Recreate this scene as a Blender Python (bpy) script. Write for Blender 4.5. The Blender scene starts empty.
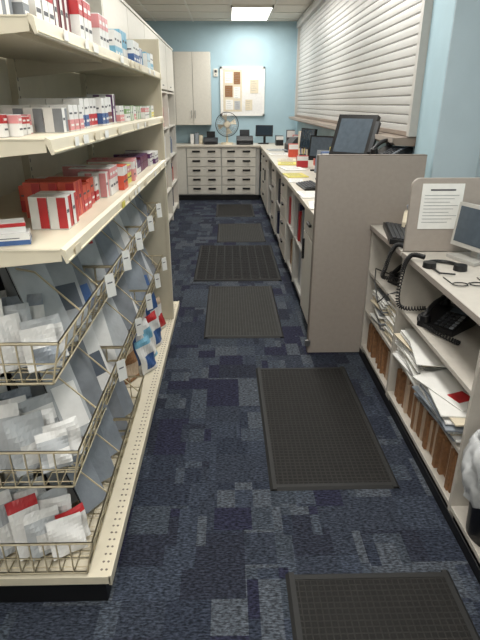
import bpy, math, random
from mathutils import Matrix, Vector, Euler
random.seed(7)
S=bpy.context.scene
def lin(c):
    return tuple(((v/255)/12.92 if v/255<=0.04045 else (((v/255)+0.055)/1.055)**2.4) for v in c)+(1,)
def mat(name,rgb,rough=0.55,var=0.08,scale=30,bump=0.0,metal=0.0,emit=None,alpha=None,bscale=None):
    m=bpy.data.materials.new(name); m.use_nodes=True
    nt=m.node_tree; b=nt.nodes['Principled BSDF']
    c=lin(rgb)
    tc=nt.nodes.new('ShaderNodeTexCoord'); n=nt.nodes.new('ShaderNodeTexNoise')
    n.inputs['Scale'].default_value=scale; n.inputs['Detail'].default_value=4
    nt.links.new(tc.outputs['Object'],n.inputs['Vector'])
    r=nt.nodes.new('ShaderNodeValToRGB')
    r.color_ramp.elements[0].position=0.3; r.color_ramp.elements[1].position=0.7
    r.color_ramp.elements[0].color=tuple(v*(1-var) for v in c[:3])+(1,)
    r.color_ramp.elements[1].color=tuple(min(1,v*(1+var)) for v in c[:3])+(1,)
    nt.links.new(n.outputs['Fac'],r.inputs['Fac']); nt.links.new(r.outputs['Color'],b.inputs['Base Color'])
    b.inputs['Roughness'].default_value=rough; b.inputs['Metallic'].default_value=metal
    if bump:
        bp=nt.nodes.new('ShaderNodeBump'); bp.inputs['Strength'].default_value=bump; bp.inputs['Distance'].default_value=0.003
        n2=nt.nodes.new('ShaderNodeTexNoise'); n2.inputs['Scale'].default_value=bscale or scale*5
        nt.links.new(tc.outputs['Object'],n2.inputs['Vector'])
        nt.links.new(n2.outputs['Fac'],bp.inputs['Height']); nt.links.new(bp.outputs['Normal'],b.inputs['Normal'])
    if emit:
        b.inputs['Emission Color'].default_value=c; b.inputs['Emission Strength'].default_value=emit
    if alpha is not None: b.inputs['Alpha'].default_value=alpha
    return m
class MB:
    def __init__(s): s.v=[];s.f=[];s.m=[];s.mats=[]
    def mi(s,m):
        if m not in s.mats: s.mats.append(m)
        return s.mats.index(m)
    def add(s,vs,fs,m):
        o=len(s.v); s.v+= [tuple(v) for v in vs]; k=s.mi(m)
        for f in fs: s.f.append([i+o for i in f]); s.m.append(k)
    def box(s,x0,x1,y0,y1,z0,z1,m,M=None):
        vs=[Vector((x,y,z)) for z in(z0,z1) for y in(y0,y1) for x in(x0,x1)]
        if M is not None: vs=[M@v for v in vs]
        s.add(vs,[(0,2,3,1),(4,5,7,6),(0,1,5,4),(2,6,7,3),(0,4,6,2),(1,3,7,5)],m)
    def tube(s,pts,r,m,seg=6,caps=True):
        pts=[Vector(p) for p in pts]; rings=[]; up=None
        for i,p in enumerate(pts):
            a=pts[max(i-1,0)]; b=pts[min(i+1,len(pts)-1)]; d=(b-a).normalized()
            if up is None:
                up=Vector((0,0,1)) if abs(d.z)<.9 else Vector((1,0,0))
            x=d.cross(up)
            if x.length<.05: x=d.cross(Vector((.3,.9,.2)))
            x.normalize(); y=x.cross(d).normalized(); up=y
            rings.append([p+r*(math.cos(2*math.pi*k/seg)*x+math.sin(2*math.pi*k/seg)*y) for k in range(seg)])
        vs=[v for R in rings for v in R]; fs=[]
        for i in range(len(pts)-1):
            for k in range(seg):
                fs.append((i*seg+k,i*seg+(k+1)%seg,(i+1)*seg+(k+1)%seg,(i+1)*seg+k))
        if caps:
            fs.append(tuple(range(seg-1,-1,-1))); fs.append(tuple((len(pts)-1)*seg+k for k in range(seg)))
        s.add(vs,fs,m)
    def segs(s,pts,r,m,seg=6):
        for a,b in zip(pts[:-1],pts[1:]): s.tube([a,b],r,m,seg)
    def cyl(s,p1,p2,r1,r2,m,seg=24):
        p1=Vector(p1);p2=Vector(p2);d=(p2-p1).normalized()
        u=Vector((0,0,1)) if abs(d.z)<.9 else Vector((1,0,0))
        x=d.cross(u).normalized();y=x.cross(d)
        vs=[p+r*(math.cos(2*math.pi*k/seg)*x+math.sin(2*math.pi*k/seg)*y) for p,r in((p1,r1),(p2,r2)) for k in range(seg)]
        fs=[(k,(k+1)%seg,seg+(k+1)%seg,seg+k) for k in range(seg)]+[tuple(range(seg-1,-1,-1)),tuple(range(seg,2*seg))]
        s.add(vs,fs,m)
    def prism(s,prof,axis,a0,a1,m,M=None):
        def P(p,a):
            v={'y':(p[0],a,p[1]),'x':(a,p[0],p[1]),'z':(p[0],p[1],a)}[axis]
            v=Vector(v); return M@v if M is not None else v
        n=len(prof); vs=[P(p,a0) for p in prof]+[P(p,a1) for p in prof]
        s.add(vs,[(k,(k+1)%n,n+(k+1)%n,n+k) for k in range(n)]+[tuple(range(n-1,-1,-1)),tuple(range(n,2*n))],m)
    def build(s,name,bevel=0,smooth=False,parent=None):
        me=bpy.data.meshes.new(name); me.from_pydata(s.v,[],s.f)
        for m in s.mats: me.materials.append(m)
        for p,k in zip(me.polygons,s.m):
            p.material_index=k; p.use_smooth=smooth
        import bmesh
        bm=bmesh.new(); bm.from_mesh(me); bmesh.ops.recalc_face_normals(bm,faces=bm.faces[:]); bm.to_mesh(me); bm.free()
        ob=bpy.data.objects.new(name,me); S.collection.objects.link(ob)
        if bevel:
            b=ob.modifiers.new('bevel','BEVEL'); b.width=bevel; b.segments=2; b.limit_method='ANGLE'
        if parent: ob.parent=parent
        return ob
def T(x,y,z,rz=0,rx=0,ry=0):
    return Matrix.Translation((x,y,z))@Matrix.Rotation(rz,4,'Z')@Matrix.Rotation(ry,4,'Y')@Matrix.Rotation(rx,4,'X')

# ---------- materials
blue=mat('wall_blue_paint',(164,190,201),.7,.03,6,.15)
bluepale=mat('wall_pale_blue_paint',(176,192,200),.7,.03,6,.15)
white=mat('white_paint',(214,212,205),.6,.03)
cream=mat('cream_metal',(214,205,184),.42,.04,12)
creamw=mat('cream_wire',(236,224,194),.45,.03)
lam=mat('taupe_laminate',(158,149,141),.5,.04,40)
lam2=mat('light_grey_laminate',(188,182,173),.5,.04,30)
lamd=mat('laminate_edge_dark',(120,110,102),.5,.04)
cabw=mat('cabinet_white',(216,212,202),.45,.03)
cabg=mat('cabinet_grey_white',(180,178,173),.45,.03)
counter=mat('counter_top',(204,197,184),.35,.05,60)
black=mat('black_plastic',(20,20,22),.4,.15)
dark=mat('dark_grey_plastic',(52,54,58),.45,.1)
kick=mat('black_kick',(14,14,16),.5,.1)
metal=mat('brushed_metal',(150,150,150),.3,.05,metal=.8)
paper=mat('paper_white',(228,227,223),.7,.03)
paperc=mat('paper_cream',(212,201,178),.7,.05)
ink=mat('ink_grey',(90,90,95),.7,.1)
card=mat('cardboard_brown',(138,100,68),.8,.2,60,.3)
shut=mat('shutter_enamel',(184,183,180),.42,.03,8)
shutg=mat('shutter_groove_shade',(104,103,102),.6,.03,8)  # shadow line between slats, painted as a darker grey
sill=mat('sill_taupe',(136,123,112),.5,.04)
screen=mat('screen_glass',(40,52,62),.12,.1)
screenl=mat('screen_panel_grey',(78,88,98),.25,.1)
red=mat('pack_red',(180,46,50),.4,.1); orange=mat('pack_orange_red',(204,82,60),.4,.1)
pink=mat('pack_pink',(208,140,142),.4,.1); dred=mat('pack_maroon',(104,40,50),.4,.1)
cyan=mat('pack_cyan',(120,174,200),.4,.1); bl=mat('pack_blue',(58,90,142),.4,.1)
green=mat('pack_green',(124,156,106),.4,.1); yel=mat('pack_yellow',(214,202,96),.4,.1)
purp=mat('pack_purple',(92,54,98),.4,.1); pw=mat('pack_white',(222,221,219),.4,.05)
grey=mat('pack_grey',(124,128,134),.45,.1); gblue=mat('sleeve_grey_blue',(138,145,154),.35,.2,9,.4); gblue3=mat('sleeve_pale_grey',(176,179,182),.35,.14,9,.4)
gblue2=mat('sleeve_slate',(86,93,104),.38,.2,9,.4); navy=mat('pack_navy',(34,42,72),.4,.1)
sdark=mat('sleeve_gap_shade',(38,41,47),.6,.1)  # near-black that paints the shaded gaps between sleeves
skin=mat('pack_tan',(190,168,146),.5,.1)
bagm=mat('plastic_bag_film',(196,198,200),.18,.2,10,1.0,bscale=30)
def carpet():
    m=bpy.data.materials.new('patchwork_carpet'); m.use_nodes=True; nt=m.node_tree; N=nt.nodes; L=nt.links; b=N['Principled BSDF']
    tc=N.new('ShaderNodeTexCoord')
    def cells(sx,sy,off):
        mp=N.new('ShaderNodeVectorMath'); mp.operation='ADD'; mp.inputs[1].default_value=(off,off*1.7,0.5)
        L.new(tc.outputs['Object'],mp.inputs[0])
        sn=N.new('ShaderNodeVectorMath'); sn.operation='SNAP'; sn.inputs[1].default_value=(sx,sy,10)
        L.new(mp.outputs[0],sn.inputs[0])
        w=N.new('ShaderNodeTexWhiteNoise'); w.noise_dimensions='3D'; L.new(sn.outputs[0],w.inputs['Vector']); return w.outputs['Value']
    a=cells(.152,.304,3.11); c=cells(.228,.152,9.3); msk=cells(.304,.304,5.0); d=cells(.076,.152,1.2); msk2=cells(.152,.152,7.7)
    gt=N.new('ShaderNodeMath'); gt.operation='GREATER_THAN'; gt.inputs[1].default_value=.5; L.new(msk,gt.inputs[0])
    mx=N.new('ShaderNodeMix'); L.new(gt.outputs[0],mx.inputs[0]); L.new(a,mx.inputs[2]); L.new(c,mx.inputs[3])
    gt2=N.new('ShaderNodeMath'); gt2.operation='GREATER_THAN'; gt2.inputs[1].default_value=.72; L.new(msk2,gt2.inputs[0])
    mx2=N.new('ShaderNodeMix'); L.new(gt2.outputs[0],mx2.inputs[0]); L.new(mx.outputs[0],mx2.inputs[2]); L.new(d,mx2.inputs[3])
    r=N.new('ShaderNodeValToRGB'); r.color_ramp.interpolation='CONSTANT'
    cols=[(43,46,57),(51,56,67),(64,70,80),(46,51,63),(73,78,86),(55,61,73),(41,42,59),(60,66,75)]
    e=r.color_ramp.elements; e[0].color=lin(cols[0]); e[1].position=1/8; e[1].color=lin(cols[1])
    for i in range(2,8):
        q=e.new(i/8); q.color=lin(cols[i])
    L.new(mx2.outputs[0],r.inputs[0])
    def fleck(sx,sy,lo,hi,p0,p1):
        mp=N.new('ShaderNodeMapping'); mp.inputs['Scale'].default_value=(sx,sy,1); L.new(tc.outputs['Object'],mp.inputs[0])
        n=N.new('ShaderNodeTexNoise'); n.inputs['Scale'].default_value=1; n.inputs['Detail'].default_value=2; L.new(mp.outputs[0],n.inputs[0])
        rr=N.new('ShaderNodeValToRGB'); rr.color_ramp.elements[0].position=p0; rr.color_ramp.elements[0].color=(lo,lo,lo,1); rr.color_ramp.elements[1].position=p1; rr.color_ramp.elements[1].color=(hi,hi,hi,1)
        L.new(n.outputs['Fac'],rr.inputs[0]); return n,rr
    n,rr=fleck(70,150,.45,1.5,.36,.64)
    n2,rr2=fleck(30,220,.7,1.25,.4,.6)
    def mul(A,B):
        mu=N.new('ShaderNodeMix'); mu.data_type='RGBA'; mu.blend_type='MULTIPLY'; mu.inputs[0].default_value=1
        L.new(A,mu.inputs[6]); L.new(B,mu.inputs[7]); return mu.outputs[2]
    out=mul(mul(r.outputs[0],rr.outputs[0]),rr2.outputs[0])
    L.new(out,b.inputs['Base Color'])
    b.inputs['Roughness'].default_value=.95; b.inputs['Specular IOR Level'].default_value=.15
    bp=N.new('ShaderNodeBump'); bp.inputs['Strength'].default_value=.6; bp.inputs['Distance'].default_value=.004; L.new(n.outputs['Fac'],bp.inputs['Height']); L.new(bp.outputs[0],b.inputs['Normal'])
    return m
def rubber(name,rgb,cell):
    m=mat(name,rgb,.75,.1,20); nt=m.node_tree; N=nt.nodes; L=nt.links; b=N['Principled BSDF']
    tc=N.new('ShaderNodeTexCoord'); mp=N.new('ShaderNodeMapping'); mp.inputs['Scale'].default_value=(1/cell,1/cell,1); L.new(tc.outputs['Object'],mp.inputs[0])
    v=N.new('ShaderNodeTexVoronoi'); v.voronoi_dimensions='2D'; v.distance='CHEBYCHEV'; v.inputs['Randomness'].default_value=0; v.inputs['Scale'].default_value=1; L.new(mp.outputs[0],v.inputs['Vector'])
    r=N.new('ShaderNodeValToRGB'); r.color_ramp.elements[0].position=.33; r.color_ramp.elements[1].position=.42
    L.new(v.outputs['Distance'],r.inputs[0])
    bp=N.new('ShaderNodeBump'); bp.inputs['Strength'].default_value=.8; bp.inputs['Distance'].default_value=.004; L.new(r.outputs[0],bp.inputs['Height']); L.new(bp.outputs[0],b.inputs['Normal'])
    old=b.inputs['Base Color'].links[0].from_socket
    mu=N.new('ShaderNodeMix'); mu.data_type='RGBA'; mu.blend_type='MULTIPLY'; mu.inputs[0].default_value=1
    r2=N.new('ShaderNodeValToRGB'); r2.color_ramp.elements[0].position=.33; r2.color_ramp.elements[0].color=(.5,.5,.5,1); r2.color_ramp.elements[1].position=.42; r2.color_ramp.elements[1].color=(1.1,1.1,1.1,1)
    L.new(v.outputs['Distance'],r2.inputs[0]); L.new(old,mu.inputs[6]); L.new(r2.outputs[0],mu.inputs[7]); L.new(mu.outputs[2],b.inputs['Base Color'])
    b.inputs['Specular IOR Level'].default_value=.25
    return m
matg=rubber('rubber_mat_grey',(45,44,43),.022); matb=rubber('rubber_mat_black',(20,19,20),.03); mrim=mat('rubber_rim',(31,31,31),.7,.1)
matl=rubber('rubber_mat_light',(62,62,60),.022); mrimb=mat('rubber_rim_black',(16,16,17),.75,.1)

# ---------- room shell
XL,XR,YB,YF,H=-1.35,1.45,9.6,-1.4,2.8
def room(name,args,m):
    b=MB(); b.box(*args,m); return b.build(name)
room('floor',(XL-.1,XR+.2,YF,YB+.1,-.1,0),carpet())
ceilm=mat('ceiling_tile',(212,208,198),.9,.06,120,.3)
room('ceiling',(XL-.1,XR+.2,YF,YB+.1,H,H+.1),ceilm)
room('wall_back',(XL-.1,XR+.2,YB,YB+.1,0,H),blue)
room('wall_left',(XL-.1,XL,YF,YB,0,H),white)
room('wall_front',(XL-.1,XR+.2,YF-.1,YF,0,H),white)
room('wall_right',(1.21,XR+.2,3.4,YB,0,H),blue)
b=MB(); b.box(1.19,XR+.2,3.07,3.4,0,H,blue); b.box(1.192,XR+.2,3.06,3.07,0,H,bluepale); b.build('wall_pier')
room('wall_right_near',(XR,XR+.2,YF,3.06,0,H),bluepale)
b=MB()
for i in range(-2,3):
    x=.05+.61*i
    if XL<x<XR: b.box(x-.012,x+.012,YF,YB,H-.008,H,white)
for j in range(0,19):
    y=YB-.3-j*.61
    if y>YF: b.box(XL,XR if y<3 else 1.19,y-.012,y+.012,H-.009,H,white)
b.build('trim_ceiling_grid')
room('baseboard_back',(XL,-1.0,9.58,9.6,0,.1),kick)

# ---------- lights
glow=mat('light_diffuser',(255,252,242),.5,.01,emit=5)
def troffer(x0,y0):
    b=MB(); b.box(x0+.02,x0+.57,y0+.02,y0+1.18,H-.03,H-.012,glow)
    for a in((x0,x0+.02,y0,y0+1.2),(x0+.57,x0+.59,y0,y0+1.2),(x0,x0+.59,y0,y0+.02),(x0,x0+.59,y0+1.18,y0+1.2)):
        b.box(*a,H-.035,H-.009,white)
    b.build('ceiling_light_panel')
    l=bpy.data.lights.new('fluorescent_light','AREA'); l.shape='RECTANGLE'; l.size=.5; l.size_y=1.1; l.energy=28; l.color=(1,.98,.935)
    o=bpy.data.objects.new('fluorescent_light',l); o.location=(x0+.295,y0+.6,H-.05); S.collection.objects.link(o)
for y in (8.08,5.64,3.2,.76): troffer(.05,y)
troffer(-.9,-.9)
w=bpy.data.worlds.new('world'); S.world=w; w.use_nodes=True; w.node_tree.nodes['Background'].inputs[0].default_value=(.9,.95,1,1); w.node_tree.nodes['Background'].inputs[1].default_value=.4

# ---------- mats
def floormat(x0,x1,y0,y1,m,h=.012,rz=0,grid=0,rim=None):
    rim=rim or mrim
    cx,cy=(x0+x1)/2,(y0+y1)/2; hx,hy=(x1-x0)/2,(y1-y0)/2
    b=MB(); M=T(cx,cy,0,rz)
    r=.03
    b.box(-hx+r,hx-r,-hy+r,hy-r,0.001,h*.85,m,M)
    for s in(-1,1):
        pf=[(s*hx,.001),(s*(hx-.012),h),(s*(hx-r),h),(s*(hx-r),.001)]
        b.prism(pf,'y',-hy,hy,rim,M)
        pf=[(s*hy,.001),(s*(hy-.012),h),(s*(hy-r),h),(s*(hy-r),.001)]
        b.prism(pf,'x',-hx+r,hx-r,rim,M)
    if grid:
        n=int((2*hx-2*r)/grid); 
        for i in range(1,n):
            x=-hx+r+i*(2*hx-2*r)/n; b.box(x-.006,x+.006,-hy+r,hy-r,h*.8,h*1.0,rim,M)
        n=int((2*hy-2*r)/grid)
        for i in range(1,n):
            y=-hy+r+i*(2*hy-2*r)/n; b.box(-hx+r,hx-r,y-.006,y+.006,h*.8,h*1.0,rim,M)
    b.build('rubber_floor_mat')
floormat(.19,.78,.4,1.32,matg)
floormat(.165,.735,1.75,2.86,matg,rz=.008)
floormat(-.19,.39,3.32,4.44,matl)
floormat(-.345,.5,4.6,5.9,matb,.014,grid=.085,rim=mrimb)
floormat(-.15,.45,6.08,7.1,matl)
floormat(-.2,.39,7.6,8.6,matg)

# ---------- gondola
XFk=-.40; G0,G1=1.22,3.4; XB=-.88
b=MB()
b.box(XB-.02,XFk-.02,G0+.01,3.74,0,.09,kick)
b.box(XB-.02,XFk,G0,3.76,.09,.122,cream)
b.box(XFk-.006,XFk+.004,G0,3.76,.085,.126,cream)
for k in range(int((3.7-G0)/.032)):
    y=G0+.03+k*.032
    for x in(-.418,-.434):
        b.cyl((x,y,.1215),(x,y,.1232),.0045,.0045,lamd,8)
b.box(XB-.03,XB,G0,3.42,.12,1.95,cream)
for y in (G0+.015,2.3,3.39):
    b.box(XB,XB+.03,y-.015,y+.015,.12,1.97,cream)
    for k in range(50): b.box(XB+.0295,XB+.031,y-.004,y+.004,.2+k*.035,.215+k*.035,lamd)
b.box(XB-.03,-.41,3.405,3.43,.12,1.9,cream)
b.box(-.425,-.405,3.4,3.435,.12,1.9,cream)
def gshelf(z,y0,y1):
    b.box(XB+.005,XFk-.01,y0+.002,y1-.002,z-.004,z,cream)
    b.prism([(XFk-.012,z+.004),(XFk,z-.002),(XFk+.004,z-.034),(XFk-.002,z-.036),(XFk-.014,z-.006)],'y',y0+.002,y1-.002,cream)
    b.box(XFk+.0015,XFk+.0055,y0+.01,y1-.01,z-.031,z-.027,creamw)
    for y in(y0+.004,y1-.008):
        b.prism([(XB,z),(XFk-.012,z),(XFk-.012,z-.03),(XB,z-.075)],'y',y,y+.004,cream)
    b.box(XB+.15,XFk-.1,y0+.02,y1-.02,z-.018,z-.004,cream)
for z in (1.72,1.478,1.222):
    gshelf(z,G0,2.305); gshelf(z,2.31,3.395)
gond=b.build('store_gondola_shelving',bevel=.0012)
b=MB()
for z in (1.72,1.478,1.222):
    y=G0+.06
    while y<3.3:
        wd=random.choice([.035,.05,.06])
        if random.random()<.6: b.box(XFk+.006,XFk+.0075,y,y+wd,z-.028,z-.006,random.choice([paper,paperc,paperc,yel if z<1.3 else paper]))
        y+=wd+random.uniform(.03,.15)
b.build('price_tickets',parent=gond)

def basket(b,y0,y1,z0,z1,xf,fl,xb=-.86):
    R=.0046; r=.0025
    b.segs([(xb,y0,z1),(xf+fl,y0,z1),(xf+fl,y1,z1),(xb,y1,z1)],R,creamw)
    b.segs([(xb,y0,z0),(xf,y0,z0),(xf,y1,z0),(xb,y1,z0)],R,creamw)
    b.tube([(xf+fl*.5,y0,(z0+z1)/2),(xf+fl*.5,y1,(z0+z1)/2)],r*1.2,creamw)
    n=int((y1-y0)/.085)
    for i in range(n+1):
        y=y0+(y1-y0)*i/n; b.segs([(xb,y,z0),(xf,y,z0),(xf+fl,y,z1)],r*1.15,creamw,6)
    n=2*n
    for i in range(n): 
        y=y0+(y1-y0)*(i+.5)/n; b.tube([(xb,y,z0),(xf,y,z0)],r*.8,creamw,4)
    for i in range(9):
        x=xb+(xf-xb)*i/9; b.segs([(x,y0,z1),(x,y0,z0),(x,y1,z0),(x,y1,z1)],r,creamw,6)
    for y in(y0,y1): b.tube([(xb,y,(z0+z1)/2),(xf+fl*.5,y,(z0+z1)/2)],r,creamw,6)
b=MB()
for (z0,z1,xf,fl,yend) in ((.845,.965,-.485,.03,3.36),(.49,.615,-.475,.03,3.36),(.135,.26,-.475,.03,2.32)):
    y=G0+.01
    L=.70
    while y+.3<yend:
        y1=min(y+L,yend); basket(b,y,y1-.008,z0,z1,xf,fl)
        yy=y+.23
        while yy<y1-.1:
            b.segs([(xf+fl,yy,z1),(xf-.1,yy+.02,z1+.12),(-.84,yy+.05,z1+.16)],.003,creamw,6); yy+=.23
        y=y1
b.build('wire_baskets',parent=gond)
def sleeve(x,y,z,w,h,yaw,tilt,m,lab,th=.006):
    M=T(x,y,z,yaw,0,-tilt)
    b.box(-th,0,-w/2,w/2,0,h,m,M)
    b.box(-th-.003,-th,-w/2-.002,w/2+.002,0,h+.003,sdark,M)  # added dark sheet, stands in for the shade behind each sleeve
    if lab: b.box(0,.001,-w/2+.012,w/2-.012,h*lab[0],h*lab[1],lab[2],M)
def fill(z,y0,y1,hmax,sp,xf):
    y=y0+.06
    while y<y1-.07:
        for row in (2,1,0):
            m=random.choice([gblue,gblue3,gblue3,grey,gblue,pw])
            if row==2: m=random.choice([gblue2,sdark,grey])  # rear row in darker colours, painting depth into the gaps
            w=random.uniform(.10,.135); h=hmax*random.uniform(.78,1.04)
            lab=random.choice([(.7,.9,pw),(.1,.3,bl),(.75,.92,red),(.2,.5,gblue2),(.8,.95,gblue2),(.1,.6,pw)]) if random.random()<.45 else None
            sleeve(xf-.035-row*.085,y+random.uniform(-.02,.02)+row*.05,z+.006,w,h,-random.uniform(.5,.9),random.uniform(.40,.56),m,lab)
        y+=sp
fill(.845,G0+.18,3.33,.33,.15,-.485)
fill(.49,G0+.18,3.33,.34,.15,-.475)
fill(.135,G0+.24,2.3,.34,.15,-.475)
b.build('packaged_sleeves')
def pouch(x,y,z,w,h,yaw,tilt,mats,th=.03):
    M=T(x,y,z,yaw,0,-tilt); nx,nz=8,10; vs=[]
    for s in(1,-1):
        for j in range(nz+1):
            for i in range(nx+1):
                u=i/nx; v=j/nz
                bul=th*(max(0,math.sin(math.pi*u))*max(0,math.sin(math.pi*v)))**.45*(1+.3*math.sin(9*u+7*v+x*50))
                vs.append(M@Vector((s*bul*.5+s*.001+.006*math.sin(5*u+8*v+y*40),(u-.5)*w,v*h)))
    n=(nx+1)*(nz+1)
    for s in(0,1):
        for j in range(nz):
            for i in range(nx):
                a=s*n+j*(nx+1)+i; f=(a,a+1,a+nx+2,a+nx+1)
                k=mats[0] if j>=8 else (mats[1] if (j>=5 or i<2 or j<1) else mats[2])
                b.add([vs[q] for q in f],[(0,1,2,3)],k)
b=MB()
for z,pal in ((.852,[pw,gblue3,pw,gblue,pw,cyan,gblue2]),(.498,[pw,gblue3,gblue,pw,pw,gblue2]),(.143,[pw,red,pw,gblue3,pw,pw])):
    for row,(x,n) in enumerate(((-.54,2),(-.61,3),(-.68,3),(-.75,3),(-.81,2))):
        for k in range(n):
            ms=[random.choice(pal) for q in range(3)]; ms[1]=random.choice([pw,gblue3,pw])
            pouch(x+random.uniform(-.015,.015),1.30+k*.055,z,random.uniform(.09,.12),.12+.03*row+random.uniform(0,.03),-random.uniform(.8,1.3),random.uniform(.25,.5),ms,.016)
b.build('product_pouches')
b=MB()
for (x,y,z,w,h,yaw,ti,ms) in [
 (-.46,2.62,.126,.13,.2,-.5,.25,(cyan,pw,bl)),(-.47,2.78,.126,.14,.24,-.3,.25,(pw,cyan,pw)),(-.46,2.95,.126,.13,.22,-.4,.2,(red,pw,bl)),
 (-.52,2.72,.126,.15,.38,-.4,.15,(pw,bl,pw)),(-.52,2.9,.126,.15,.36,-.3,.15,(pw,pw,cyan)),(-.49,3.12,.126,.14,.36,-.4,.15,(pw,bl,pw)),(-.47,3.2,.126,.13,.22,-.4,.2,(skin,pw,red)),
 (-.55,2.5,.126,.14,.2,-.6,.2,(skin,card,skin))]:
    pouch(x,y,z,w,h,yaw,ti,ms)
b.build('packaged_pads')
b=MB()
for z,xf in((.9,-.455),(.55,-.445)):
    y=1.75
    while y<3.2:
        M=T(xf+.012,y,z,-.7,0,-.1); b.box(-.0008,.0008,0,.04,0.0,.085,paper,M); b.box(.0008,.0012,.008,.03,.05,.055,ink,M); y+=random.uniform(.3,.45)
b.build('basket_price_tags',parent=gond)

def pbox(b,x,y,z,d,w,h,body,band,style,rz=0):
    M=T(x,y,z,rz)
    b.box(-d,0,0,w,0,h,body,M); e=.0007
    if style==0:
        b.box(0,e,w*.02,w*.98,h*.05,h*.45,band,M); b.box(-d,0,-e,0,h*.05,h*.45,band,M)
        b.box(e,2*e,w*.15,w*.8,h*.2,h*.28,pw,M); b.box(0,e,w*.1,w*.7,h*.65,h*.72,ink,M); b.box(-d*.9,-d*.2,-e,0,h*.6,h*.66,ink,M)
    elif style==1:
        b.box(0,e,w*.02,w*.98,h*.6,h*.97,band,M); b.box(-d,0,-e,0,h*.6,h*.97,band,M); b.box(0,e,w*.12,w*.85,h*.3,h*.38,ink,M); b.box(e,2*e,w*.15,w*.85,h*.72,h*.82,pw,M)
    else:
        b.box(0,e,w*.55,w*.98,h*.03,h*.97,band,M); b.box(0,e,w*.08,w*.45,h*.5,h*.6,ink,M); b.box(-d*.5,0,-e,0,h*.03,h*.97,band,M)
def run(name,z,segs):
    b=MB()
    for (y0,y1,w,h,d,pal,xf) in segs:
        y=y0; g=0; cur=None
        while y+w<=y1+.001:
            if g<=0: cur=(random.choice(pal),random.randint(0,2),h*random.uniform(.82,1.08)); g=random.randint(1,3); gap=random.uniform(0,.035)
            g-=1
            (body,band),st,hh=cur
            n=random.randint(2,4); x=xf-gap
            for r in range(n):
                if x-d<XB+.035: break
                pbox(b,x,y,z+.0005,d,w-.002,hh,body,band,st)
                x-=d+.002
            y+=w+random.choice([0.002,.002,.010])
    b.build(name)
Z1,Z2,Z3=1.7205,1.4785,1.2225
run('medicine_boxes',Z1,[(1.25,1.42,.04,.10,.05,[(grey,dark),(pw,grey)],-.45),(1.44,1.95,.045,.115,.05,[(pw,red),(pw,red),(red,pw),(pw,dred)],-.43),(1.97,2.28,.045,.105,.05,[(pw,red),(pw,pink)],-.43),(2.33,2.85,.05,.12,.05,[(pw,cyan),(pw,bl),(cyan,pw),(bl,cyan)],-.43),(2.87,3.37,.05,.10,.05,[(pw,bl),(pw,cyan),(cyan,pw)],-.43)])
run('medicine_boxes',Z2,[(1.26,1.44,.025,.05,.035,[(pw,red),(pink,pw),(pw,pink)],-.48),(1.47,1.70,.045,.075,.05,[(pw,red),(pw,grey),(pw,pink)],-.43),(1.72,2.22,.045,.095,.05,[(dred,pw),(pw,dred),(pw,red),(dark,red),(pw,purp),(pw,bl)],-.44),(2.24,2.29,.045,.10,.05,[(pw,purp)],-.43),(2.33,3.36,.045,.06,.05,[(pw,green),(green,pw),(pw,yel),(pw,pink),(pw,green)],-.43)])
run('medicine_boxes',Z3,[(1.44,1.56,.05,.10,.05,[(pw,pink),(pw,red)],-.42),(1.60,1.95,.045,.10,.05,[(orange,red),(pw,red),(orange,pw),(pw,orange)],-.45),(1.97,2.28,.045,.095,.05,[(pink,red),(pw,orange),(orange,pw),(pw,pink)],-.43),(2.33,2.62,.045,.085,.05,[(pink,pw),(pw,pink),(yel,pink)],-.43),(2.64,3.36,.04,.07,.04,[(purp,dred),(dred,purp),(purp,pw),(pw,purp)],-.43)])
b=MB(); pbox(b,-.50,1.27,Z3+.0005,.12,.06,.03,pw,bl,0,.3); pbox(b,-.51,1.28,Z3+.031,.11,.06,.025,pw,red,1,.4); pbox(b,-.66,1.27,Z3+.0005,.05,.05,.08,pw,cyan,1)
b.build('bandage_boxes')
# ---------- tall shelving behind gondola
b=MB()
TX0,TX1=-1.33,-.80; TY0,TY1=3.8,8.3; TH=2.28
b.box(TX0,TX0+.02,TY0,TY1,0,TH,white)
nb=5; bw=(TY1-TY0)/nb
for i in range(nb+1):
    y=TY0+i*bw; b.box(TX0,TX1,y-.012,y+.012,0,TH,cabw)
b.box(TX0,TX1+.01,TY0-.012,TY1+.012,TH-.02,TH,cabw)
for i in range(nb):
    y0=TY0+i*bw+.014; y1=y0+bw-.028
    b.box(TX1-.02,TX1+.002,y0,y1,1.72,TH-.025,cabw)
    b.box(TX1+.002,TX1+.012,(y0+y1)/2-.05,(y0+y1)/2+.05,1.76,1.77,metal)
    for z in(.08,.45,.85,1.25,1.68): b.box(TX0+.02,TX1-.005,y0,y1,z,z+.02,cabw)
    b.box(TX0+.02,TX1-.03,y0,y1,0,.08,kick)
tall=b.build('tall_storage_shelving')
b=MB()
for i in range(nb):
    for z in(.101,.471,.871,1.271):
        y=TY0+i*bw+.03
        while y<TY0+(i+1)*bw-.12:
            w=random.uniform(.03,.08); h=random.uniform(.18,.3)
            if random.random()<.85: b.box(-1.2,-.84-random.uniform(0,.06),y,y+w-.003,z,z+h,random.choice([pw,pw,gblue,navy,paperc,red,skin,grey,bl]))
            y+=w
b.build('binders_and_boxes')

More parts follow.
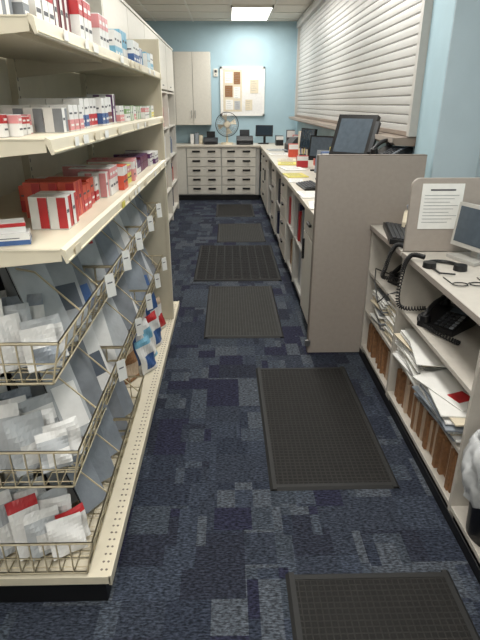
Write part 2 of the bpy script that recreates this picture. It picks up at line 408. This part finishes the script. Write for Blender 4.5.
# ---------- back base cabinet w/ drawers
b=MB()
BY=9.02
b.box(-.93,.53,BY+.02,YB-.003,.09,.88,cabg)
b.box(-.93,.53,BY+.06,YB-.003,0,.09,kick)
b.box(-.95,.53,BY-.02,YB-.003,.88,.915,counter)
for c,(x0,x1) in enumerate(((-.70,-.13),(-.11,.46))):
    for r in range(5):
        z0=.11+r*.153
        b.box(x0,x1,BY,BY+.02,z0,z0+.143,cabw)
        for xc in ((x0+x1)/2-.13,(x0+x1)/2+.13):
            b.box(xc-.065,xc+.065,BY-.02,BY,z0+.08,z0+.108,black)
b.box(-.92,-.72,BY,BY+.02,.11,.87,cabw)
b.build('drawer_cabinet',bevel=.003)
b=MB()
b.box(-1.3,-.285,9.28,YB-.003,1.22,2.33,cabg)
for x0,x1 in((-.87,-.585),(-.577,-.29),(-1.29,-.878)):
    b.box(x0,x1,9.26,9.28,1.225,2.325,cabw)
for x in (-.61,-.552): b.tube([(x,9.26,1.33),(x,9.235,1.34),(x,9.235,1.44),(x,9.26,1.45)],.006,metal)
b.build('wall_cabinet',bevel=.003)
b=MB()
b.box(-.12,.62,9.575,9.597,1.37,2.12,cabg); b.box(-.10,.60,9.57,9.576,1.39,2.10,pw)
for a in((-.13,-.10,1.36,2.13),(.60,.63,1.36,2.13),(-.13,.63,1.36,1.39),(-.13,.63,2.10,2.13)): b.box(a[0],a[1],9.562,9.597,a[2],a[3],paper)
random.seed(3)
b.box(-.08,.24,9.568,9.5699,1.43,2.08,paperc)
for (x0,x1,z0,z1,m) in((-.05,.08,1.88,2.05,paper),(.10,.21,1.86,2.05,card),(-.05,.08,1.66,1.84,card),(.10,.21,1.64,1.82,paper),(-.04,.09,1.46,1.62,paper),(.11,.21,1.46,1.60,gblue3),(.3,.42,1.45,1.62,paperc),(.38,.52,1.72,1.93,paperc)):
    b.box(x0,x1,9.5655,9.5675,z0,z1,m)
    for k in range(5): 
        z=z1-.025-k*.035
        if z>z0+.01: b.box(x0+.015,x1-.015-random.random()*.04,9.564,9.565,z-.003,z,grey)
b.build('wall_notice_board')
b=MB(); b.box(-.24,-.17,9.58,9.598,1.98,2.1,cabw); b.box(-.225,-.185,9.577,9.58,2.04,2.08,dark); b.box(-.215,-.195,9.575,9.58,2.0,2.015,grey)
b.build('wall_thermostat',bevel=.003)
# fan
b=MB(); fx,fy,fz=-.02,9.2,1.235
b.cyl((fx,fy,.916),(fx,fy,.945),.11,.1,paperc,32); b.cyl((fx,fy,.945),(fx,fy+.03,fz-.03),.018,.014,paperc,16)
b.cyl((fx,fy+.01,fz),(fx,fy+.12,fz),.06,.045,paperc,24); b.cyl((fx,fy-.06,fz),(fx,fy+.01,fz),.012,.012,metal,12); b.cyl((fx,fy-.085,fz),(fx,fy-.075,fz),.04,.045,paperc,20)
def ring(cy,r,tr,m=metal):
    b.tube([(fx+r*math.cos(t*math.pi/18),fy+cy,fz+r*math.sin(t*math.pi/18)) for t in range(37)],tr,m,6,False)
for cy,r in((-.08,.06),(-.078,.12),(-.06,.165),(-.03,.19),(0,.165)): ring(cy,r,.007 if r==.19 else .0025,dark if r==.19 else metal)
for k in range(28):
    t=k*2*math.pi/28; c,s_=math.cos(t),math.sin(t)
    b.tube([(fx+r*c,fy+cy,fz+r*s_) for cy,r in((-.08,.04),(-.078,.12),(-.06,.165),(-.03,.19),(0,.165),(.01,.05))],.0015,metal,4)
for k in range(4):
    t0=k*math.pi/2+.3; vs=[]
    for r in(.03,.08,.13,.155):
        wd=.28+r*2.2; 
        for s_ in(-.5,0,.5):
            t=t0+s_*wd; vs.append((fx+r*math.cos(t),fy-.03+s_*.035,fz+r*math.sin(t)))
    b.add(vs,[(i*3+j,i*3+j+1,i*3+j+4,i*3+j+3) for i in range(3) for j in range(2)],paperc)
b.build('desk_fan')
def monitor(name,x,y,z,rz,w=.42,h=.27,tilt=-.1,lit=screen,up=.12,case=black):
    b=MB(); M=T(x,y,z,rz)
    b.prism([(-.09,-.07),(.09,-.07),(.07,.07),(-.07,.07)],'z',0,.015,case,M)
    b.box(-.02,.02,0.01,.035,.01,up+h*.4,case,M)
    M2=M@Matrix.Translation((0,0,up))@Matrix.Rotation(tilt,4,'X')
    b.box(-w/2,w/2,-.03,0,0,h,case,M2); b.box(-w*.35,w*.35,0,.02,h*.2,h*.8,case,M2)
    b.box(-w/2+.015,w/2-.015,-.0315,-.03,.02,h-.015,lit,M2)
    return b.build(name,bevel=.003)
def printer(name,x,y,z,rz,w,d,h,m1,m2):
    b=MB(); M=T(x,y,z,rz)
    b.prism([(-d/2,0),(d/2,0),(d/2,h),(-d/2+.08,h),(-d/2,h*.55)],'x',-w/2,w/2,m1,M)
    b.box(-w*.35,w*.35,-d/2-.05,-d/2+.02,h*.15,h*.2,m2,M); b.box(-w*.38,w*.38,-d/2-.002,-d/2+.05,h*.2,h*.4,black,M)
    b.box(-w*.3,w*.3,d/2-.09,d/2-.07,h,h+.1,m2,M); b.box(w*.2,w*.45,-d/2+.08,-d/2+.14,h,h+.006,dark,M)
    return b.build(name,bevel=.006)
printer('receipt_printer',.28,9.25,.9155,0,.28,.3,.13,black,dark)
monitor('computer_monitor',.62,9.32,.916,-.3,.3,.18)
printer('label_printer',-.30,9.32,.9155,0,.24,.3,.1,dark,black)
b=MB(); 
for i,(x,m,h) in enumerate(((-.65,pw,.16),(-.57,gblue,.18),(-.5,paperc,.14))): b.box(x,x+.06,9.3,9.5,.9155,.9155+h,m)
b.build('reference_binders')

# ---------- right counter
b=MB(); CX=.55; CY0,CY1=3.12,YB-.003
b.box(CX+.02,1.19,CY0,CY1,.09,.12,cabg); b.box(1.17,1.19,CY0,CY1,.12,.88,cabg)
b.box(CX+.05,1.17,CY0,CY1,0,.09,kick); b.box(CX-.02,1.19,CY0,CY1,.88,.915,counter)
y=CY0; k=0
kinds=['white','open','open','draw','open','draw','open','door','draw','door']
while y<9.0:
    y1=min(y+.6,9.0); kd=kinds[k%10]
    b.box(CX+.005,1.17,y-.01,y+.01,.09,.88,cabg)
    if kd=='draw':
        for r in range(4):
            z=.11+r*.19; b.box(CX,CX+.02,y+.015,y1-.015,z,z+.18,cabw); b.box(CX-.018,CX,(y+y1)/2-.06,(y+y1)/2+.06,z+.12,z+.138,black)
        b.box(CX+.02,CX+.05,y+.01,y1-.01,.12,.88,cabg)
    elif kd=='door' or kd=='white':
        b.box(CX,CX+.02,y+.015,y1-.015,.11,.70,cabw); b.box(CX,CX+.02,y+.015,y1-.015,.715,.87,cabw); b.box(CX-.018,CX,y1-.09,y1-.075,.5,.65,black);b.box(CX-.018,CX,(y+y1)/2-.06,(y+y1)/2+.06,.79,.808,black); b.box(CX+.02,CX+.05,y+.01,y1-.01,.12,.88,cabg)
    else:
        b.box(CX+.01,1.17,y+.01,y1-.01,.48,.5,cabg)
    y=y1;k+=1
b.box(CX+.005,1.17,8.99,9.01,.09,.88,cabg)
b.build('service_counter',bevel=.002)
b=MB()
for k,kd in enumerate(kinds):
    if kd!='open': continue
    y0=CY0+k*.6
    for z in(.1205,.5005):
        y=y0+.03
        while y<y0+.5:
            w=random.uniform(.05,.13);h=random.uniform(.15,.3); b.box(CX+.02+random.random()*.04,1.0,y,y+w-.004,z,z+h,random.choice([pw,card,gblue,navy,paperc,red,paper,dark])); y+=w
b.build('stored_boxes')
b=MB(); b.box(.525,1.155,3.075,3.115,.004,1.275,lam); b.box(.519,.526,3.074,3.116,.004,1.277,lamd); b.box(.52,1.156,3.074,3.116,1.274,1.279,lamd)
b.box(.50,.535,3.06,3.08,.06,.1,metal)
b.build('counter_end_panel',bevel=.002)
b=MB(); 
for (x,y,w,d,m,rz,z) in((.64,5.05,.2,.28,yel,.1,.9155),(.60,4.66,.12,.2,paper,-.1,.9155),(.68,5.6,.22,.3,paper,.15,.9155),(.68,6.1,.22,.3,yel,-.1,.9155),(.72,6.5,.24,.26,paperc,-.1,.9155),(.7,7.3,.3,.3,paper,.1,.9155),(.72,8.0,.26,.3,gblue3,.1,.9155),(.63,3.9,.2,.28,paper,.05,.9155),(.64,3.45,.2,.28,paper,-.1,.9155)):
    M=T(x,y,z,rz); b.box(-w/2,w/2,-d/2,d/2,0,.008,m,M)
    for k in range(6): b.box(-w*.35,w*.3,d*.35-k*.04,d*.35-k*.04+.006,.008,.0085,ink,M)
b.build('counter_paperwork')
def keyboard(name,x,y,z,rz,L=.44,D=.15):
    b=MB(); M=T(x,y,z,rz); b.prism([(-D/2,0),(D/2,0),(D/2,.028),(-D/2,.014)],'x',-L/2,L/2,black,M)
    for r in range(5):
        for c in range(15):
            u=-L/2+.015+c*(L-.03)/15; v=-D/2+.012+r*(D-.024)/5; zz=.015+.014*(r+.5)/5
            b.box(u+.002,u+(L-.03)/15-.002,v+.002,v+(D-.024)/5-.002,zz,zz+.006,dark,M)
    return b.build(name,bevel=.0015)
keyboard('computer_keyboard',.66,4.3,.9155+.001,-1.5,.36,.14)
monitor('computer_monitor',.98,6.6,.916,-1.2,.34,.24)
monitor('computer_monitor',.95,5.4,.916,-.8,.3,.22,-.1,screenl)
monitor('computer_monitor',.90,4.78,.916,-.5,.24,.2,-.3,grey,.05,grey)
printer('label_printer',.98,7.6,.916,-1.4,.3,.3,.2,dark,grey)
b=MB()
for (x,y,w,h,m) in((1.02,5.75,.12,.26,bl),(1.02,5.9,.1,.2,orange),(.80,5.72,.07,.12,red),(.84,6.9,.09,.16,orange),(1.05,8.2,.12,.2,red),(.98,8.45,.14,.26,dark),(.85,8.9,.2,.15,black),(1.0,7.1,.15,.3,paperc),(.83,4.36,.09,.27,bl),(.92,4.47,.07,.3,yel),(1.04,4.25,.12,.25,pw)):
    pbox(b,x+.06,y,.9155,.12,w,h,m,pw,1)
b.build('counter_supply_boxes')
b=MB(); M=T(.90,3.95,.9155,-.75)
b.prism([(-.13,-.1),(.13,-.1),(.1,.12),(-.1,.12)],'z',0,.03,black,M)
b.prism([(-.02,.03),(.06,.03),(.11,.36),(.06,.36)],'x',-.04,.04,black,M)
M2=M@Matrix.Translation((0,-.02,.27))@Matrix.Rotation(-.4,4,'X')
b.box(-.16,.16,-.02,.025,0,.31,black,M2); b.box(-.13,.13,-.022,-.02,.03,.28,screenl,M2)
b.box(.16,.19,-.03,.0,.04,.26,dark,M2)
b.build('point_of_sale_terminal',bevel=.006)
def phone(name,x,y,z,rz,m=black,sc=1.0):
    e=MB(); M=T(x,y,z,rz)@Matrix.Scale(sc,4)
    e.prism([(-.11,0),(.11,0),(.11,.07),(.06,.075),(-.11,.025)],'x',-.09,.09,m,M)
    M2=M@Matrix.Translation((0,-.11,.026))@Matrix.Rotation(.28,4,'X')
    for r in range(5):
        for c in range(4): e.box(-.01+c*.024,.008+c*.024,.012+r*.024,.028+r*.024,0,.006,dark if c<3 else grey,M2)
    e.box(-.005,.08,.135,.17,0,.004,screenl,M2)
    pts=[]; 
    for t in range(11):
        u=t/10; pts.append(M2@Vector((-.055,.0+u*.19,.03+.022*math.sin(math.pi*u))))
    e.tube(pts,.013*sc,m,10)
    for v in(.012,.178): e.cyl(M2@Vector((-.055,v,.004)),M2@Vector((-.055,v,.04)),.026*sc,.022*sc,m,16)
    return e.build(name,bevel=.002)
b=MB(); b.box(1.0,1.165,3.32,3.62,.9155,1.20,lam2); b.box(.985,1.165,3.3,3.64,1.20,1.22,lam2); b.build('counter_riser_box',bevel=.003)
phone('desk_telephone',1.06,3.47,1.2205,-.9)
b=MB(); b.cyl((.85,6.1,.9155),(.85,6.1,1.02),.035,.04,black,20)
for k in range(5): b.tube([(.85+.015*math.cos(k),6.1+.015*math.sin(k),.93),(.85+.035*math.cos(k*1.3),6.1+.03*math.sin(k*1.3),1.09)],.004,random.choice([bl,red,yel,black]))
b.build('pen_cup')

# ---------- shutter: interlocking flat slats, narrow grooves with their shadow painted dark
b=MB(); sh=.058; z0=1.37; n=23; SY0,SY1=3.42,9.4
prof=[]; mts=[]
for i in range(n):
    for u,dx in ((0,.002),(.10,-.0025),(.35,-.004),(.65,-.004),(.88,-.0025)):
        prof.append((1.178+dx,z0+(i+u)*sh)); mts.append(shut)
    prof.append((1.180,z0+(i+.92)*sh)); mts[-1]=shut; mts.append(shutg)
for j in range(len(prof)-1):
    (xa,za),(xb_,zb)=prof[j],prof[j+1]
    b.add([(xa,SY0,za),(xa,SY1,za),(xb_,SY1,zb),(xb_,SY0,zb)],[(0,1,2,3)],mts[j])
b.box(1.14,1.2,SY0-.02,SY0+.03,1.36,2.72,cabg); b.box(1.14,1.2,SY1-.03,SY1+.02,1.36,2.72,cabg)
b.box(1.15,1.19,SY0,SY1,1.36,1.385,sill); b.box(1.12,1.205,SY0-.02,SY1+.02,2.68,2.78,shut)
b.build('roll_down_shutter')
b=MB(); b.prism([(1.05,1.325),(1.05,1.35),(1.205,1.358),(1.205,1.30),(1.07,1.305)],'y',3.42,9.45,sill); b.box(1.045,1.052,3.42,9.45,1.322,1.353,lam)
b.build('window_sill_ledge')

# ---------- near right shelf unit
b=MB(); UX,UB=.87,1.43; U0,U1=.85,3.055; t=.02
for y in (U0,1.56,2.44,U1-t):
    b.box(UX,UB,y,y+t,0.0,.85,lam2)
b.box(UB-.01,UB,U0,U1,0,.85,lam2)
for (ya,yb) in((U0+t,1.56),(1.56+t,2.44),(2.44+t,U1-t)):
    b.box(UX+.002,UB-.01,ya,yb,.06,.08,lam2); b.box(UX+.02,UX+.03,ya,yb,0,.06,kick)
    for z in(.31,.57): 
        if yb<1.6 : continue
        b.box(UX+.004,UB-.01,ya,yb,z,z+t,lam2)
b.box(UX-.004,UX,U0,U1,0,.05,kick)
b.box(UX-.012,UB,U0-.01,2.44,.85,.875,lam2); b.box(UX-.012,UB,2.462,U1,.85,.875,lam2)
b.box(UX-.015,UX-.011,U0,2.44,.85,.876,lam); b.box(UX-.015,UX-.011,2.462,U1,.85,.876,lam)
unit=b.build('office_shelf_unit',bevel=.0015)
b=MB(); pf=[(UX-.005,.877),(UB,.877),(UB,1.23)]
for k in range(9):
    a=math.pi/2+k*math.pi/16; pf.append((UX+.035+.04*math.cos(a),1.19+.04*math.sin(a)))
b.prism(pf,'y',2.441,2.461,lam)
b.build('divider_panel',bevel=.002)
b=MB(); b.box(.915,1.115,2.438,2.4405,.99,1.205,paper)
b.box(.955,1.075,2.437,2.438,1.172,1.18,ink)
for k in range(9): b.box(.93,1.095-.02*(k%3),2.437,2.438,1.15-k*.016,1.152-k*.016,grey)
b.build('taped_notice_sheet')
keyboard('computer_keyboard',.945,2.78,.8765,1.38,.42,.14)
b=MB(); M=T(1.10,2.94,.876,-.4); b.prism([(-.09,0),(.09,0),(.09,.09),(-.02,.10),(-.09,.05)],'x',-.08,.08,paperc,M); b.box(-.06,.06,-.092,-.088,.015,.04,dark,M); b.box(-.05,.05,-.02,.06,.098,.105,pw,M)
pts=[M@Vector((-.07+.14*k/8,.03,.115+.02*math.sin(math.pi*k/8))) for k in range(9)]; b.tube(pts,.014,grey,10)
b.build('card_reader_box',bevel=.006)
monitor('computer_monitor',1.135,2.29,.876,-1.25,.24,.2,-.1,screenl,.05,cabg)
phone('desk_telephone',1.02,2.18,.592,-.9)
phone('desk_telephone',1.06,2.78,.592,-1.1)
b=MB(); 
def arc(cx,cy,cz,r,a0,a1,n=16): return [(cx+r*math.cos(a0+(a1-a0)*k/n),cy+r*math.sin(a0+(a1-a0)*k/n),cz) for k in range(n+1)]
b.tube(arc(.95,2.17,.885,.075,-.5,3.0),.008,black,8)
b.cyl((1.016,2.135,.876),(1.016,2.135,.9),.03,.028,black,20); b.cyl((.896,2.18,.876),(.896,2.18,.9),.03,.028,black,20)
b.tube([(.896,2.15,.884),(.90,2.07,.884),(.96,2.05,.884)],.004,black)
b.build('telephone_headset')
b=MB()
for cx in(.93,1.0): b.tube([(cx+.03*math.cos(q*.5236),1.93+.022*math.sin(q*.5236),.881) for q in range(13)],.0025,black,6)
b.tube([(.96,1.93,.882),(.97,1.935,.886)],.002,black); b.tube([(.9,1.93,.881),(.90,2.03,.879)],.002,black); b.tube([(1.03,1.93,.881),(1.04,2.02,.879)],.002,black)
b.build('eyeglasses')
def coil(name,pts,r=.009,turns=45,wr=.0028):
    P=[Vector(p) for p in pts]; 
    def cat(t):
        n=len(P)-1; s=t*n; i=min(int(s),n-1); u=s-i
        p0=P[max(i-1,0)];p1=P[i];p2=P[i+1];p3=P[min(i+2,n)]
        return .5*((2*p1)+(-p0+p2)*u+(2*p0-5*p1+4*p2-p3)*u*u+(-p0+3*p1-3*p2+p3)*u**3)
    out=[]; N=turns*8
    for k in range(N+1):
        t=k/N; c=cat(t); d=(cat(min(t+.01,1))-cat(max(t-.01,0))).normalized(); x=d.cross(Vector((.3,.2,.9))).normalized(); y=d.cross(x)
        a=2*math.pi*turns*t; out.append(c+r*(math.cos(a)*x+math.sin(a)*y))
    b=MB(); b.tube(out,wr,black,5); return b.build(name,smooth=True)
coil('coiled_phone_cord',[(.96,2.3,.63),(.85,2.37,.62),(.835,2.34,.8),(.85,2.3,.895),(.90,2.26,.9)],wr=.0035)
coil('coiled_phone_cord',[(.96,2.72,.64),(.86,2.70,.66),(.84,2.62,.74),(.84,2.56,.84),(.855,2.52,.89),(.88,2.49,.89)],turns=36,wr=.0035)
coil('coiled_phone_cord',[(.93,2.28,.60),(.9,2.2,.607),(.92,2.08,.607),(.98,1.95,.607)],turns=30,wr=.0035)
b=MB(); b.tube([(1.0,2.88,.6),(.86,2.86,.66),(.845,2.8,.6),(.85,2.72,.50),(.86,2.62,.58),(.95,2.6,.62)],.004,black,8); b.build('network_cable')
random.seed(11)
def stack(b,x,y,z,n,w,d,ms,jit=.02,th=.006):
    for k in range(n):
        M=T(x+random.uniform(-jit,jit),y+random.uniform(-jit,jit),z+k*(th+.001),random.uniform(-.12,.12)); b.box(-w/2,w/2,-d/2,d/2,0,th,random.choice(ms),M)
b=MB(); stack(b,1.03,2.80,.3305,27,.28,.24,[paper,paperc,paper,grey]); stack(b,1.02,2.56,.3305,31,.26,.18,[paper,paperc],.01)
stack(b,1.02,2.22,.3305,22,.28,.34,[paper,paper,paperc,pw],.02); stack(b,.99,1.8,.3305,16,.27,.36,[paper,paper,paperc,pw,gblue],.03)
M=T(.955,1.85,.445,.35); b.box(-.11,.11,-.15,.15,0,.003,paper,M); b.box(-.08,.0,-.1,-.03,.003,.0035,red,M)
M=T(.95,2.1,.487,-.2); b.box(-.10,.10,-.14,.14,0,.003,paper,M)
b.build('paper_stacks')
b=MB()
for (y0,y1) in((1.6,2.42),(2.48,3.02)):
    y=y0
    while y<y1-.03:
        w=random.uniform(.012,.03); h=random.uniform(.16,.2); x=.885+random.uniform(0,.03)
        b.box(x,1.3,y,min(y+w-.002,y1),.0805,.0805+h,random.choice([card,card,card,card,skin])); y+=w
b.build('brown_file_folders')
b=MB()
def lathe(cx,cy,prof,m,seg=64,wob=0,sx=1,sy=1):
    vs=[];fs=[]
    for j,(r,z) in enumerate(prof):
        for k in range(seg):
            a=2*math.pi*k/seg; rr=r*(1+wob*math.sin(5*a+j*1.3)+wob*.7*math.sin(11*a+j*1.1)+wob*.6*math.sin(17*a-j*.8)+wob*random.uniform(-.35,.35)); vs.append((cx+sx*rr*math.cos(a),cy+sy*rr*math.sin(a),z+wob*.25*math.sin(7*a+j)))
    for j in range(len(prof)-1):
        for k in range(seg): fs.append((j*seg+k,j*seg+(k+1)%seg,(j+1)*seg+(k+1)%seg,(j+1)*seg+k))
    b.add(vs,fs,m)
lathe(.99,1.41,[(0,.082),(.115,.082),(.13,.42),(.135,.43),(.125,.43),(.11,.1),(0,.1)],black,sx=1,sy=.95)
lathe(.98,1.41,[(.134,.25),(.142,.275),(.148,.30),(.154,.33),(.158,.36),(.160,.39),(.160,.42),(.157,.45),(.148,.48),(.135,.50),(.12,.49),(.11,.45),(.10,.38)],bagm,wob=.05,sx=1.03,sy=.80)
b.build('waste_bin_with_liner',smooth=True)

# ---------- camera
cam=bpy.data.cameras.new('camera'); o=bpy.data.objects.new('camera',cam); S.collection.objects.link(o)
o.location=(0,0,1.55); o.rotation_euler=Euler((math.radians(90-22.95),0,math.radians(-1.24)),'XYZ')
cam.sensor_fit='VERTICAL'; cam.sensor_height=24; cam.lens=24*510/640; cam.clip_start=.05
S.camera=o
S.view_settings.view_transform='Standard'; S.view_settings.exposure=0
